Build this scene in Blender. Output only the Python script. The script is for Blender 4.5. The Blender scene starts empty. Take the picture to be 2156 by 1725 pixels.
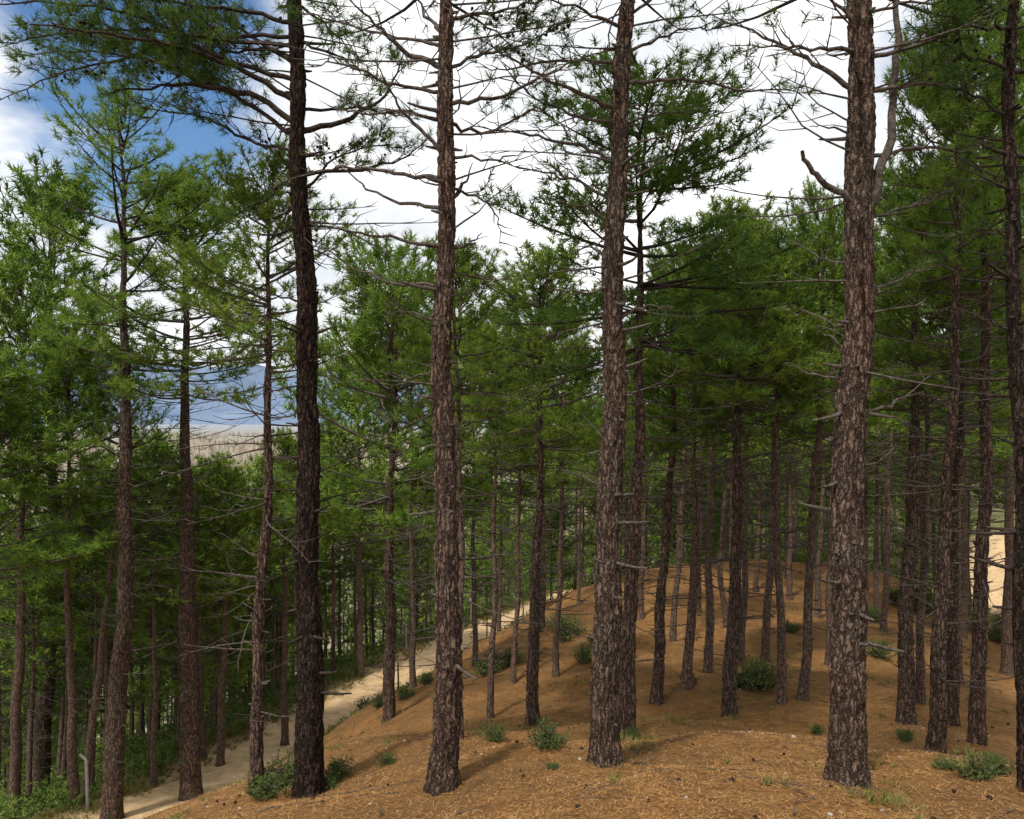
import bpy, math, random
import numpy as np
from mathutils import Vector, noise
random.seed(7)
R=np.random.default_rng(11)
scene=bpy.context.scene
COL=scene.collection
F=1692.0; CU=1078.0; CV=870.0   # focal / principal point in image pixels, used to convert image coordinates to metres

# ------------------------------------------------------------------ terrain
TY=np.arange(-400,1200,0.5)
def table(pts):
    p=np.array(pts,float); v=np.interp(TY,p[:,0],p[:,1])
    k=np.exp(-0.5*(np.arange(-12,13)/4.0)**2); k/=k.sum()
    return np.convolve(np.pad(v,12,mode='edge'),k,mode='valid')
RZ=table([(-400,20),(-60,9),(-10,.6),(0,-1.6),(6,-2.9),(9,-3.85),(14,-5.2),(20,-6.1),(30,-6.85),(40,-7.4),(50,-9.5),(75,-15),(120,-27),(200,-45),(320,-62)])
XD=table([(-400,-12),(0,-10.4),(9.5,-10.2),(17,-9.4),(24,-8.1),(30,-5.8),(40,-2),(60,5.2),(80,11),(120,20)])
ZD=table([(-400,5),(-30,-1),(0,-5.3),(9.5,-7.3),(17,-9.4),(24,-10.5),(30,-10.7),(40,-11.1),(60,-13.2),(80,-17.5),(120,-28),(200,-46),(320,-63)])
XR=table([(-400,0),(0,0),(100,30),(400,30)])
def smax(a,b,k): return .5*(a+b+np.sqrt((a-b)**2+k))
def H(x,y):
    x=np.asarray(x,float); y=np.asarray(y,float)
    rz=np.interp(y,TY,RZ); xd=np.interp(y,TY,XD); zd=np.interp(y,TY,ZD); xr=np.interp(y,TY,XR)
    s=xr-x; se=xr-xd-1.4
    t=np.clip(s/se,0,1)
    e=np.maximum(s-se-2.8,0)
    left=rz-(rz-zd)*t**2.6-.42*e*e/(e+2)
    s2=np.maximum(-s,0)
    right=rz-.015*np.minimum(s2,15)**2
    z=np.where(s>0,left,right)
    hill=-12.3+np.where(x>26,.21,1.0)*(x-26)-.02*(y-48)-.15*np.maximum(y-90,0)
    z=smax(z,np.minimum(hill,12),1.0)
    z=smax(z,-60.0,4.0)
    roadd=np.abs(x-xd)
    m=np.clip((roadd-1.6)/2,0,1)
    n=.05*np.sin(1.7*x+.9*y)+.05*np.sin(-1.1*x+2.3*y+1)+.03*np.sin(4.1*x+1.3)*np.sin(3.7*y)+.10*np.sin(.45*x+.6*y+2)
    return z+n*m
def Hs(x,y): return float(H(x,y))
def hit(u,v):  # projects an image pixel onto the terrain
    b=(u-CU)/F; e=(CV-v)/F
    ys=np.arange(4,160,.05); g=H(b*ys,ys); idx=np.nonzero(g>=e*ys)[0]
    d=float(ys[idx[0]]) if len(idx) else 60.0
    return b*d,d,Hs(b*d,d)

# ------------------------------------------------------------------ materials
def mat(name):
    m=bpy.data.materials.new(name); m.use_nodes=True
    nt=m.node_tree; bs=nt.nodes['Principled BSDF']; bs.inputs['Specular IOR Level'].default_value=.25
    return m,nt,bs
def N(nt,t,**k):
    n=nt.nodes.new(t)
    for a,b in k.items():
        if a in n.inputs.keys(): n.inputs[a].default_value=b
        else: setattr(n,a,b)
    return n
def ramp(nt,src,stops):
    r=nt.nodes.new('ShaderNodeValToRGB'); e=r.color_ramp.elements
    e[0].position=stops[0][0]; e[0].color=(*stops[0][1],1); e[1].position=stops[-1][0]; e[1].color=(*stops[-1][1],1)
    for p,c in stops[1:-1]:
        q=e.new(p); q.color=(*c,1)
    nt.links.new(src,r.inputs[0]); return r.outputs[0]
def mixc(nt,f,a,b,mode='MIX'):
    m=nt.nodes.new('ShaderNodeMix'); m.data_type='RGBA'; m.blend_type=mode
    for s,v in ((m.inputs[0],f),(m.inputs[6],a),(m.inputs[7],b)):
        if hasattr(v,'is_linked'): nt.links.new(v,s)
        else: s.default_value=v if not isinstance(v,tuple) else (*v,1)
    return m.outputs[2]
def math_(nt,op,a,b=0.0,c=None):
    m=nt.nodes.new('ShaderNodeMath'); m.operation=op
    for i,v in enumerate((a,b,c)):
        if v is None: continue
        if hasattr(v,'is_linked'): nt.links.new(v,m.inputs[i])
        else: m.inputs[i].default_value=v
    return m.outputs[0]
def noise_(nt,vec,scale,detail=4,rough=.6):
    n=N(nt,'ShaderNodeTexNoise'); n.inputs['Scale'].default_value=scale; n.inputs['Detail'].default_value=detail; n.inputs['Roughness'].default_value=rough
    nt.links.new(vec,n.inputs['Vector']); return n.outputs['Fac'],n.outputs['Color']
def mapping(nt,vec,sc):
    m=N(nt,'ShaderNodeMapping'); m.inputs['Scale'].default_value=sc; nt.links.new(vec,m.inputs['Vector']); return m.outputs[0]

def bark_mat(name,dark,cheap=False):
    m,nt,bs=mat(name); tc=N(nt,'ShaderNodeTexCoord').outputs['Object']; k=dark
    oi=N(nt,'ShaderNodeObjectInfo')
    fB,cB=noise_(nt,mapping(nt,tc,(1,1,.30)),75,3,.65)
    fC,_=noise_(nt,tc,1.8,2)
    add=nt.nodes.new('ShaderNodeVectorMath'); add.operation='MULTIPLY_ADD'
    _,cW=noise_(nt,tc,10,2 if cheap else 4,.75)
    nt.links.new(cW,add.inputs[0]); add.inputs[1].default_value=(.11,.11,.50); nt.links.new(tc,add.inputs[2])
    v=N(nt,'ShaderNodeTexVoronoi'); v.feature='DISTANCE_TO_EDGE'; v.inputs['Scale'].default_value=25; nt.links.new(mapping(nt,add.outputs[0],(1,1,.18)),v.inputs['Vector'])
    edge=math_(nt,'ADD',v.outputs['Distance'],math_(nt,'MULTIPLY',math_(nt,'SUBTRACT',fB,.5),.20))
    fis=ramp(nt,edge,[(.0,(1,1,1)),(.06,(.75,.75,.75)),(.22,(0,0,0))])
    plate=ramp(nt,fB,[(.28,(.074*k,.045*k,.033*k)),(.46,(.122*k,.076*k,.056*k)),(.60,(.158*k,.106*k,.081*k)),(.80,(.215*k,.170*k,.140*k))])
    lich=ramp(nt,math_(nt,'ADD',fC,math_(nt,'MULTIPLY',math_(nt,'SUBTRACT',oi.outputs['Random'],.5),.16)),[(.44,(0,0,0)),(.64,(1,1,1))])
    plate=mixc(nt,math_(nt,'MULTIPLY',lich,.45),plate,(.105*k,.097*k,.076*k))
    col=mixc(nt,math_(nt,'MULTIPLY',fis,.9),plate,(.013*k,.009*k,.008*k))
    nt.links.new(col,bs.inputs['Base Color']); bs.inputs['Roughness'].default_value=.92; bs.inputs['Specular IOR Level'].default_value=.1
    if not cheap:
        b=N(nt,'ShaderNodeBump'); b.inputs['Strength'].default_value=.9; b.inputs['Distance'].default_value=.024
        nt.links.new(math_(nt,'SUBTRACT',fB,fis),b.inputs['Height']); nt.links.new(b.outputs[0],bs.inputs['Normal'])
    return m
BARK=bark_mat('pine_bark',1.4); BARKD=bark_mat('pine_bark_shaded',.5); BARKF=bark_mat('young_pine_bark',1.4,True)  # BARKD is the same bark with shade put into its colour
def simple(name,c1,c2,scale,rough=.9,bump=0,attr=None,detail=3):
    m,nt,bs=mat(name); tc=N(nt,'ShaderNodeTexCoord').outputs['Object']
    f,_=noise_(nt,tc,scale,detail,.65)
    if attr:
        a=N(nt,'ShaderNodeAttribute'); a.attribute_name=attr; f=math_(nt,'ADD',math_(nt,'MULTIPLY',f,.3),math_(nt,'MULTIPLY',a.outputs['Fac'],.7))
    col=ramp(nt,f,[(.3,c1),(.7,c2)])
    nt.links.new(col,bs.inputs['Base Color']); bs.inputs['Roughness'].default_value=rough; bs.inputs['Specular IOR Level'].default_value=.1
    if bump:
        b=N(nt,'ShaderNodeBump'); b.inputs['Strength'].default_value=bump; b.inputs['Distance'].default_value=.02
        nt.links.new(f,b.inputs['Height']); nt.links.new(b.outputs[0],bs.inputs['Normal'])
    return m
WOOD=simple('dead_wood',(.042,.033,.027),(.13,.11,.093),30,detail=1)
WOODD=simple('dark_wood',(.02,.015,.013),(.065,.05,.04),30,detail=1)
def leaf(name,cols,trans=.3,tcol=(.20,.28,.03)):
    m,nt,bs=mat(name); nt.nodes.remove(bs)
    a=N(nt,'ShaderNodeAttribute'); a.attribute_name='tint'
    oi=N(nt,'ShaderNodeObjectInfo')
    x=math_(nt,'ADD',math_(nt,'MULTIPLY',a.outputs['Fac'],.65),math_(nt,'ADD',math_(nt,'MULTIPLY',oi.outputs['Random'],.35),.05))
    col=ramp(nt,x,cols)
    df=N(nt,'ShaderNodeBsdfDiffuse'); nt.links.new(col,df.inputs[0])
    if trans<=0:
        nt.links.new(df.outputs[0],nt.nodes['Material Output'].inputs[0]); return m
    tr=N(nt,'ShaderNodeBsdfTranslucent'); nt.links.new(mixc(nt,.5,col,tcol),tr.inputs[0])
    mx=N(nt,'ShaderNodeMixShader'); mx.inputs[0].default_value=trans
    nt.links.new(df.outputs[0],mx.inputs[1]); nt.links.new(tr.outputs[0],mx.inputs[2])
    nt.links.new(mx.outputs[0],nt.nodes['Material Output'].inputs[0]); return m
NEEDLE=leaf('pine_needles',[(.1,(.055,.108,.026)),(.45,(.105,.185,.034)),(.75,(.18,.27,.044)),(1,(.29,.36,.07))],.34,(.28,.38,.05))
NEEDLEF=leaf('far_pine_needles',[(.1,(.060,.112,.026)),(.45,(.118,.195,.034)),(.75,(.20,.29,.047)),(1,(.31,.375,.075))],0)
NEEDLED=leaf('dark_pine_needles',[(.15,(.022,.050,.018)),(.5,(.055,.105,.028)),(1,(.13,.20,.05))],.25)  # darker needle copy, backlit shade of the near boughs put into its colour
NEEDLET=leaf('tiered_pine_needles',[(.15,(.038,.082,.026)),(.5,(.082,.15,.036)),(1,(.16,.25,.05))],.3)
BUSHL=leaf('shrub_leaves',[(.15,(.04,.068,.02)),(.6,(.10,.145,.04)),(1,(.20,.22,.08))],0)
UNDER=leaf('undergrowth_leaves',[(.1,(.045,.08,.022)),(.5,(.095,.15,.035)),(1,(.21,.26,.07))],0)
DRYL=leaf('dry_grass_blades',[(.15,(.08,.10,.02)),(.6,(.2,.19,.06)),(1,(.34,.26,.12))],0)
CONE=simple('pine_cone_scales',(.012,.009,.008),(.04,.03,.022),60,detail=1)
STONE=simple('pale_stone',(.22,.19,.16),(.45,.42,.38),20)
CONC=simple('concrete',(.24,.23,.20),(.38,.36,.32),12)
WIRE=simple('rusty_wire',(.08,.07,.06),(.14,.12,.1),12)
BRUSH=simple('bare_poplar_twigs',(.21,.17,.135),(.38,.315,.26),.02,attr='tint')
LITTER=simple('fallen_needles',(.12,.052,.019),(.44,.245,.098),3,attr='tint')

# ------------------------------------------------------------------ mesh helpers
class MB:
    def __init__(s): s.v=[];s.f=[];s.n=0;s.t=[]
    def add(s,V,Fc,tint=None):
        s.v.append(V); s.f.append(np.asarray(Fc)+s.n); s.n+=len(V); s.t.append(np.zeros(len(V)) if tint is None else tint)
    def tube(s,P,Rr,k=4,jit=0):
        P=np.asarray(P,float); Rr=np.asarray(Rr,float); n=len(P)
        T=np.gradient(P,axis=0); T/=np.linalg.norm(T,axis=1)[:,None]+1e-9
        ref=np.array([0,0,1.]) if abs(T[:,2].mean())<.8 else np.array([1.,0,0])
        A=np.cross(T,ref); A/=np.linalg.norm(A,axis=1)[:,None]+1e-9; B=np.cross(T,A)
        an=np.arange(k)*2*math.pi/k
        V=P[:,None]+Rr[:,None,None]*(np.cos(an)[None,:,None]*A[:,None]+np.sin(an)[None,:,None]*B[:,None])
        i=np.arange(n-1)[:,None]*k; j=np.arange(k)[None]; j2=(j+1)%k
        Fq=np.stack([i+j,i+j2,i+k+j2,i+k+j],-1).reshape(-1,4)
        s.add(V.reshape(-1,3),Fq)
    def mesh(s,name,mats,smooth=True,tint=False):
        V=np.concatenate(s.v); me=bpy.data.meshes.new(name)
        me.vertices.add(len(V)); me.vertices.foreach_set('co',V.astype(np.float32).ravel())
        loops=np.concatenate([f.ravel() for f in s.f]); tot=np.concatenate([np.full(len(f),f.shape[1]) for f in s.f])
        me.loops.add(len(loops)); me.loops.foreach_set('vertex_index',loops.astype(np.int32))
        me.polygons.add(len(tot)); st=np.concatenate([[0],np.cumsum(tot)[:-1]])
        me.polygons.foreach_set('loop_start',st.astype(np.int32))
        if smooth: me.polygons.foreach_set('use_smooth',np.ones(len(tot),bool))
        if tint:
            a=me.attributes.new('tint','FLOAT','POINT'); a.data.foreach_set('value',np.concatenate(s.t).astype(np.float32))
        for m in mats: me.materials.append(m)
        me.update(calc_edges=True); return me
def unit(a): return a/(np.linalg.norm(a,axis=-1,keepdims=True)+1e-9)
def needles(mb,tufts,n,ln,wd,rng,shoot=.12,spread=.85,base_t=0.):
    if not tufts: return
    A=np.array(tufts); P=A[:,:3]; D=unit(A[:,3:6]); T=len(P)
    P=np.repeat(P,n,0); D=np.repeat(D,n,0)
    b=P+D*rng.uniform(0,shoot,(T*n,1))
    d=unit(D*.75+unit(rng.normal(size=(T*n,3)))*spread)
    tip=b+d*ln*rng.uniform(.65,1.15,(T*n,1))
    p=unit(np.cross(d,rng.normal(size=(T*n,3))))*wd*.5
    V=np.stack([b-p,b+p,tip],1).reshape(-1,3)
    tt=np.repeat(np.clip(rng.uniform(0,1,T)+base_t,0,1),n*3)
    mb.add(V,np.arange(T*n*3).reshape(-1,3),tt)
def dress(mb,tufts,P,r,rng,bare=.35,sl=.38,ts=.16,fol=1.,k=4,gap=.2,up=.3,sub=False):
    P=np.asarray(P,float); seg=np.linalg.norm(np.diff(P,axis=0),axis=1); cl=np.concatenate([[0],np.cumsum(seg)]); L=cl[-1]
    s=cl/L
    mb.tube(P,np.maximum(r*(1-s*.82),.003),k)
    at=lambda q:np.array([np.interp(q*L,cl,P[:,i]) for i in range(3)])
    def twig(p,d,l,rad,lev):
        e=p+d*l+np.array([0,0,up*l*.35]); mid=(p+e)/2+rng.normal(size=3)*l*.05-np.array([0,0,.03*l])
        mb.tube([p,mid,e],[rad,rad*.7,.002],3)
        leafy=rng.random()<fol
        if leafy:
            nt_=max(1,int(l*.8/ts))
            for q in range(nt_):
                w=1-q*ts/l
                pp=mid+(e-mid)*(2*w-1) if w>.5 else p+(mid-p)*2*w
                tufts.append([*(pp+rng.normal(size=3)*.045),*(unit(e-p)+np.array([0,0,.4])+rng.normal(size=3)*.4)])
        if lev and l>.3:
            for q in (.35,.6,.8):
                if rng.random()<.8:
                    pp=p+(e-p)*q; dd=unit(d+rng.normal(size=3)*.7)
                    twig(pp,dd,l*.45*rng.uniform(.6,1.2),rad*.6,0)
    q=bare; side=1
    while q<.98:
        p=at(q); T=unit(at(min(q+.05,1))-at(q-.05)); S=unit(np.cross(T,[0,0,1.]))*side
        a=rng.uniform(.6,1.15); d=unit(T*math.cos(a)+S*math.sin(a)+np.array([0,0,rng.uniform(-.15,.45)]))
        twig(p,d,(.16+sl*L*(1-q))*rng.uniform(.6,1.25),.0065 if not sub else .008,sub)
        side=-side if rng.random()<.85 else side; q+=gap/L*rng.uniform(.6,1.3)
    if rng.random()<fol:
        T=unit(P[-1]-P[-2])
        for w in range(4): tufts.append([*(P[-1]-T*w*.1),*(T+np.array([0,0,.3])+rng.normal(size=3)*.2)])
def grow(start,az,el,L,curve,rng,n=6,wig=.08):
    P=[np.array(start,float)]; st=L/(n-1); a=az; 
    for i in range(n-1):
        e=el+curve*(i/(n-1)); a+=rng.normal()*wig
        P.append(P[-1]+st*np.array([math.cos(a)*math.cos(e),math.sin(a)*math.cos(e),math.sin(e)]))
    return P
def crown_parts(rng,Hc,Lmax,axis=lambda h:(0,0),h0=0,ts=.16,fol=1.,sp=.42,gap=.2,flat=0.,low=.7,k=4,nb=5,drop=.10,bare=(.3,.12)):
    mb=MB(); tufts=[]; h=0.
    while h<Hc-.1:
        f=h/Hc; prof=(low+(1-low)*min(1,f/.3))*(1-f**2.4)**.75+.10
        for b in range(int(rng.integers(nb-2,nb+1)) if f<.85 else 4):
            if rng.random()<drop: continue
            L=Lmax*prof*rng.uniform(.5,1.22); hh=h+rng.uniform(-.15,.15)*(1-.6*flat)
            x,y=axis(h0+hh)
            el=(-.05-flat*.1)*(1-f)+f*.95*(1-flat*.4)+rng.normal()*.12
            P=grow((x,y,h0+hh),rng.uniform(0,2*math.pi),el,L,.45*(1-.5*flat),rng)
            dress(mb,tufts,P,.010+.012*L*.8,rng,bare=bare[0] if f<.5 else bare[1],sl=.36,ts=ts,fol=fol,k=k,gap=gap)
        h+=sp*rng.uniform(.75,1.25)*(1-.35*f)
    x,y=axis(h0+Hc); 
    for w in range(9): tufts.append([x+rng.normal()*.06,y+rng.normal()*.06,h0+Hc-.08*w,rng.normal()*.5,rng.normal()*.5,1])
    return mb,tufts
def dead_parts(rng,h1,h2,axis=lambda h:(0,0),rad=lambda h:.1,dens=3,Lm=1.2,sp=.4,k=4,p0=.3,twg=.24):
    mb=MB(); h=h1; du=[]
    while h<h2:
        f=(h-h1)/max(h2-h1,.1)
        for b in range(dens):
            az=rng.uniform(0,6.28); x,y=axis(h)
            L=rng.uniform(.04,.14) if rng.random()>(p0+(.95-p0)*f) else Lm*rng.uniform(.3,1)*(.45+.55*f)
            P=grow((x+math.cos(az)*rad(h)*.6,y+math.sin(az)*rad(h)*.6,h+rng.uniform(-.1,.1)),az,rng.uniform(-.25,.35),L+rad(h)*.4,rng.uniform(-.35,.55),rng,7,.16)
            if L>.3: dress(mb,du,P,.0115,rng,bare=.3,sl=.30,fol=0,k=k,gap=twg,up=.1)
            else: mb.tube(P,np.linspace(.015,.008,7),4)
        h+=sp*rng.uniform(.7,1.3)
    if mb.n==0: mb.tube([(0,0,h1),(0.05,0,h1)],[.01,.01],4)
    return mb

def new_obj(name,data=None,loc=(0,0,0),parent=None,**props):
    o=bpy.data.objects.new(name,data); COL.objects.link(o); o.location=loc
    if parent: o.parent=parent
    if name=='branches': o['kind']='stuff'
    for k,v in props.items(): o[k]=v
    return o
def tree_empty(loc,label,name='pine_tree'):
    e=new_obj(name,None,loc,label=label,category='tree',group='pines of the forest'); e.empty_display_size=.3; return e

def trunk_mesh(cx,cy,r0,Ht,sides,dz,detail,mt,seed=0,flare=.28):
    zs=np.concatenate([np.arange(-.35,Ht,dz),[Ht]]); hh=np.clip(zs,0,Ht)
    r=r0*np.maximum(1-hh/Ht,0)**.86+.004+flare*r0*np.exp(-np.maximum(zs,0)/.14)
    rr=lambda h:float(r0*max(1-h/Ht,0)**.86+.004)
    an=np.arange(sides)*2*math.pi/sides
    X=np.array([cx(h) for h in hh]); Y=np.array([cy(h) for h in hh])
    Rm=np.repeat(r[:,None],sides,1)
    rs=np.random.default_rng(seed)
    ph=rs.uniform(0,6.28,4)
    Rm*=1+.05*np.sin(2*an[None]+ph[0]+.4*zs[:,None])+.03*np.sin(3*an[None]+ph[1]-.7*zs[:,None])
    Rm*=1+(.16*np.exp(-np.maximum(zs,0)/.2))[:,None]*np.sin(5*an+ph[2])[None]
    if detail:
        D=np.zeros_like(Rm)
        for i,z in enumerate(zs):
            for j,a in enumerate(an):
                c=r[i]; X_=math.cos(a)*c; Y_=math.sin(a)*c
                n1=noise.noise(Vector((X_*26+seed*7,Y_*26,z*4.5)))
                n2=noise.noise(Vector((X_*60+seed*3,Y_*60,z*18)))
                n3=noise.noise(Vector((X_*9+seed*5,Y_*9,z*3)))
                D[i,j]=min(abs(n1)*2.8,.8)*.028-.017+n2*.012+n3*.017
        Rm+=D*min(1,r0/.12)*np.clip(r/.05,0,1)[:,None]
    else:
        Rm*=1+.05*rs.normal(size=Rm.shape)
    V=np.stack([X[:,None]+Rm*np.cos(an)[None],Y[:,None]+Rm*np.sin(an)[None],np.repeat(zs[:,None],sides,1)],-1)
    n=len(zs); i=np.arange(n-1)[:,None]*sides; j=np.arange(sides)[None]; j2=(j+1)%sides
    mb=MB(); mb.add(V.reshape(-1,3),np.stack([i+j,i+j2,i+sides+j2,i+sides+j],-1).reshape(-1,4))
    return mb.mesh('trunk',[mt],smooth=True),rr

# ------------------------------------------------------------------ shared crown / branch / trunk variants
def crown_mesh(mb,tufts_calls,mats):
    nb=MB()
    for tu,n,l,w,rg,bt in tufts_calls: needles(nb,tu,n,l,w,rg,base_t=bt)
    nf=sum(len(f) for f in nb.f); vs=np.concatenate(mb.v); nb.add(vs,np.concatenate(mb.f))
    me=nb.mesh('crown',mats,smooth=False,tint=True)
    mi=np.zeros(len(me.polygons),np.int32); mi[nf:]=1; me.polygons.foreach_set('material_index',mi); return me
CR=[];CRH=4.5
for i in range(5):
    rg=np.random.default_rng(100+i); mb,tu=crown_parts(rg,CRH,1.9,ts=.105,gap=.115,sp=.38,low=.8,drop=.14,nb=6)
    CR.append(crown_mesh(mb,[(tu,17,.17,.020,rg,0)],[NEEDLE,WOOD]))
CRF=[]
for i in range(4):   # crowns for the farther trees
    rg=np.random.default_rng(130+i); mb,tu=crown_parts(rg,CRH,1.9,ts=.14,gap=.14,sp=.38,low=.8,drop=.16,nb=6,k=3)
    CRF.append(crown_mesh(mb,[(tu,14,.21,.027,rg,0)],[NEEDLEF,WOOD]))
CRS=[]
for i in range(2):   # layered crowns
    rg=np.random.default_rng(153+i); mb,tu=crown_parts(rg,CRH,2.1,ts=.09,gap=.095,sp=.50,fol=.98,flat=.9,nb=7,drop=.16)
    CRS.append(crown_mesh(mb,[(tu,17,.15,.018,rg,0)],[NEEDLET,WOODD]))
CRO=[]
for i in range(2):   # thin open crowns
    rg=np.random.default_rng(170+i); mb,tu=crown_parts(rg,CRH,2.0,ts=.13,gap=.15,sp=.4,fol=.9,flat=.3,nb=5)
    CRO.append(crown_mesh(mb,[(tu,16,.16,.015,rg,-.1)],[NEEDLE,WOODD]))
DB=[]
for i in range(4):
    rg=np.random.default_rng(200+i); DB.append(dead_parts(rg,0,3.4,rad=lambda h:.06,dens=4,Lm=2.1,sp=.26).mesh('branches',[WOOD]))
TV=[]
for i in range(4):
    rg=np.random.default_rng(300+i); a,b,c=rg.uniform(-.2,.2,3)
    TV.append(trunk_mesh(lambda h:a*math.sin(h*.35)+.03*math.sin(h*1.1+c*20),lambda h:b*math.sin(h*.3+c*5)-b*math.sin(c*5),.10,10,12,.16,False,BARKF,seed=i)[0])

# ------------------------------------------------------------------ trees placed from image coordinates
def path_fn(pts,d,base,Ht,seed):
    p=np.array(pts,float); z=(CV-p[:,1])/F*d-base[2]; x=(p[:,0]-CU)/F*d-base[0]
    z=np.maximum.accumulate(z+np.arange(len(z))*1e-4); z[0]=0
    sl=(x[-1]-x[-2])/(z[-1]-z[-2]+1e-6) if len(z)>1 else 0
    zz=np.arange(-1,Ht+1,.1); xx=np.interp(zz,z,x); xx=np.where(zz>z[-1],x[-1]+sl*.6*(zz-z[-1]),xx)
    k=np.exp(-.5*(np.arange(-8,9)/4.)**2);k/=k.sum(); xx=np.convolve(np.pad(xx,8,mode='edge'),k,mode='valid')
    rs=np.random.default_rng(seed); a,b=rs.uniform(-.1,.1,2); xx=xx+(.026*np.sin(zz*1.3+a*50)+.015*np.sin(zz*2.9+b*60))*np.clip(zz,0,1)
    ly=rs.uniform(-.02,.02)
    return (lambda h:float(np.interp(h,zz,xx))),(lambda h:ly*h+a*.5*math.sin(h*.4))

def branches_from_pixels(lst,d,base,axis,rng):  # branch paths are image pixels, projected at the tree's distance
    mb=MB(); tu=[]
    for pts,w,fol,dd in lst:
        n=len(pts); P=[]
        for i,(u,v) in enumerate(pts):
            di=d+dd*(i/(n-1))**1.2
            P.append([(u-CU)/F*di-base[0],di-base[1],(CV-v)/F*di-base[2]])
        P=np.array(P); ax=axis(P[0,2]); P[0,:2]=ax
        t=np.linspace(0,n-1,n*4); Q=np.stack([np.interp(t,np.arange(n),P[:,i]) for i in range(3)],1)
        k=np.array([.1,.2,.4,.2,.1]); Qs=Q.copy()
        for i in range(3): Qs[:,i]=np.convolve(np.pad(Q[:,i],2,mode='edge'),k,mode='valid')
        Qs[0]=Q[0]; Qs[-1]=Q[-1]; Qs[1:-1]+=rng.normal(size=Qs[1:-1].shape)*.012
        r=w/F*d/2
        if w>14 and fol<0: mb.tube(Qs,np.linspace(r,r*.45,len(Qs)),8)
        else: dress(mb,tu,Qs,r,rng,bare=.2,sl=.24,ts=.09,fol=max(fol,0),k=6,gap=.11 if fol>0 else .3,up=.15,sub=fol>0)
    return mb,tu

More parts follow.
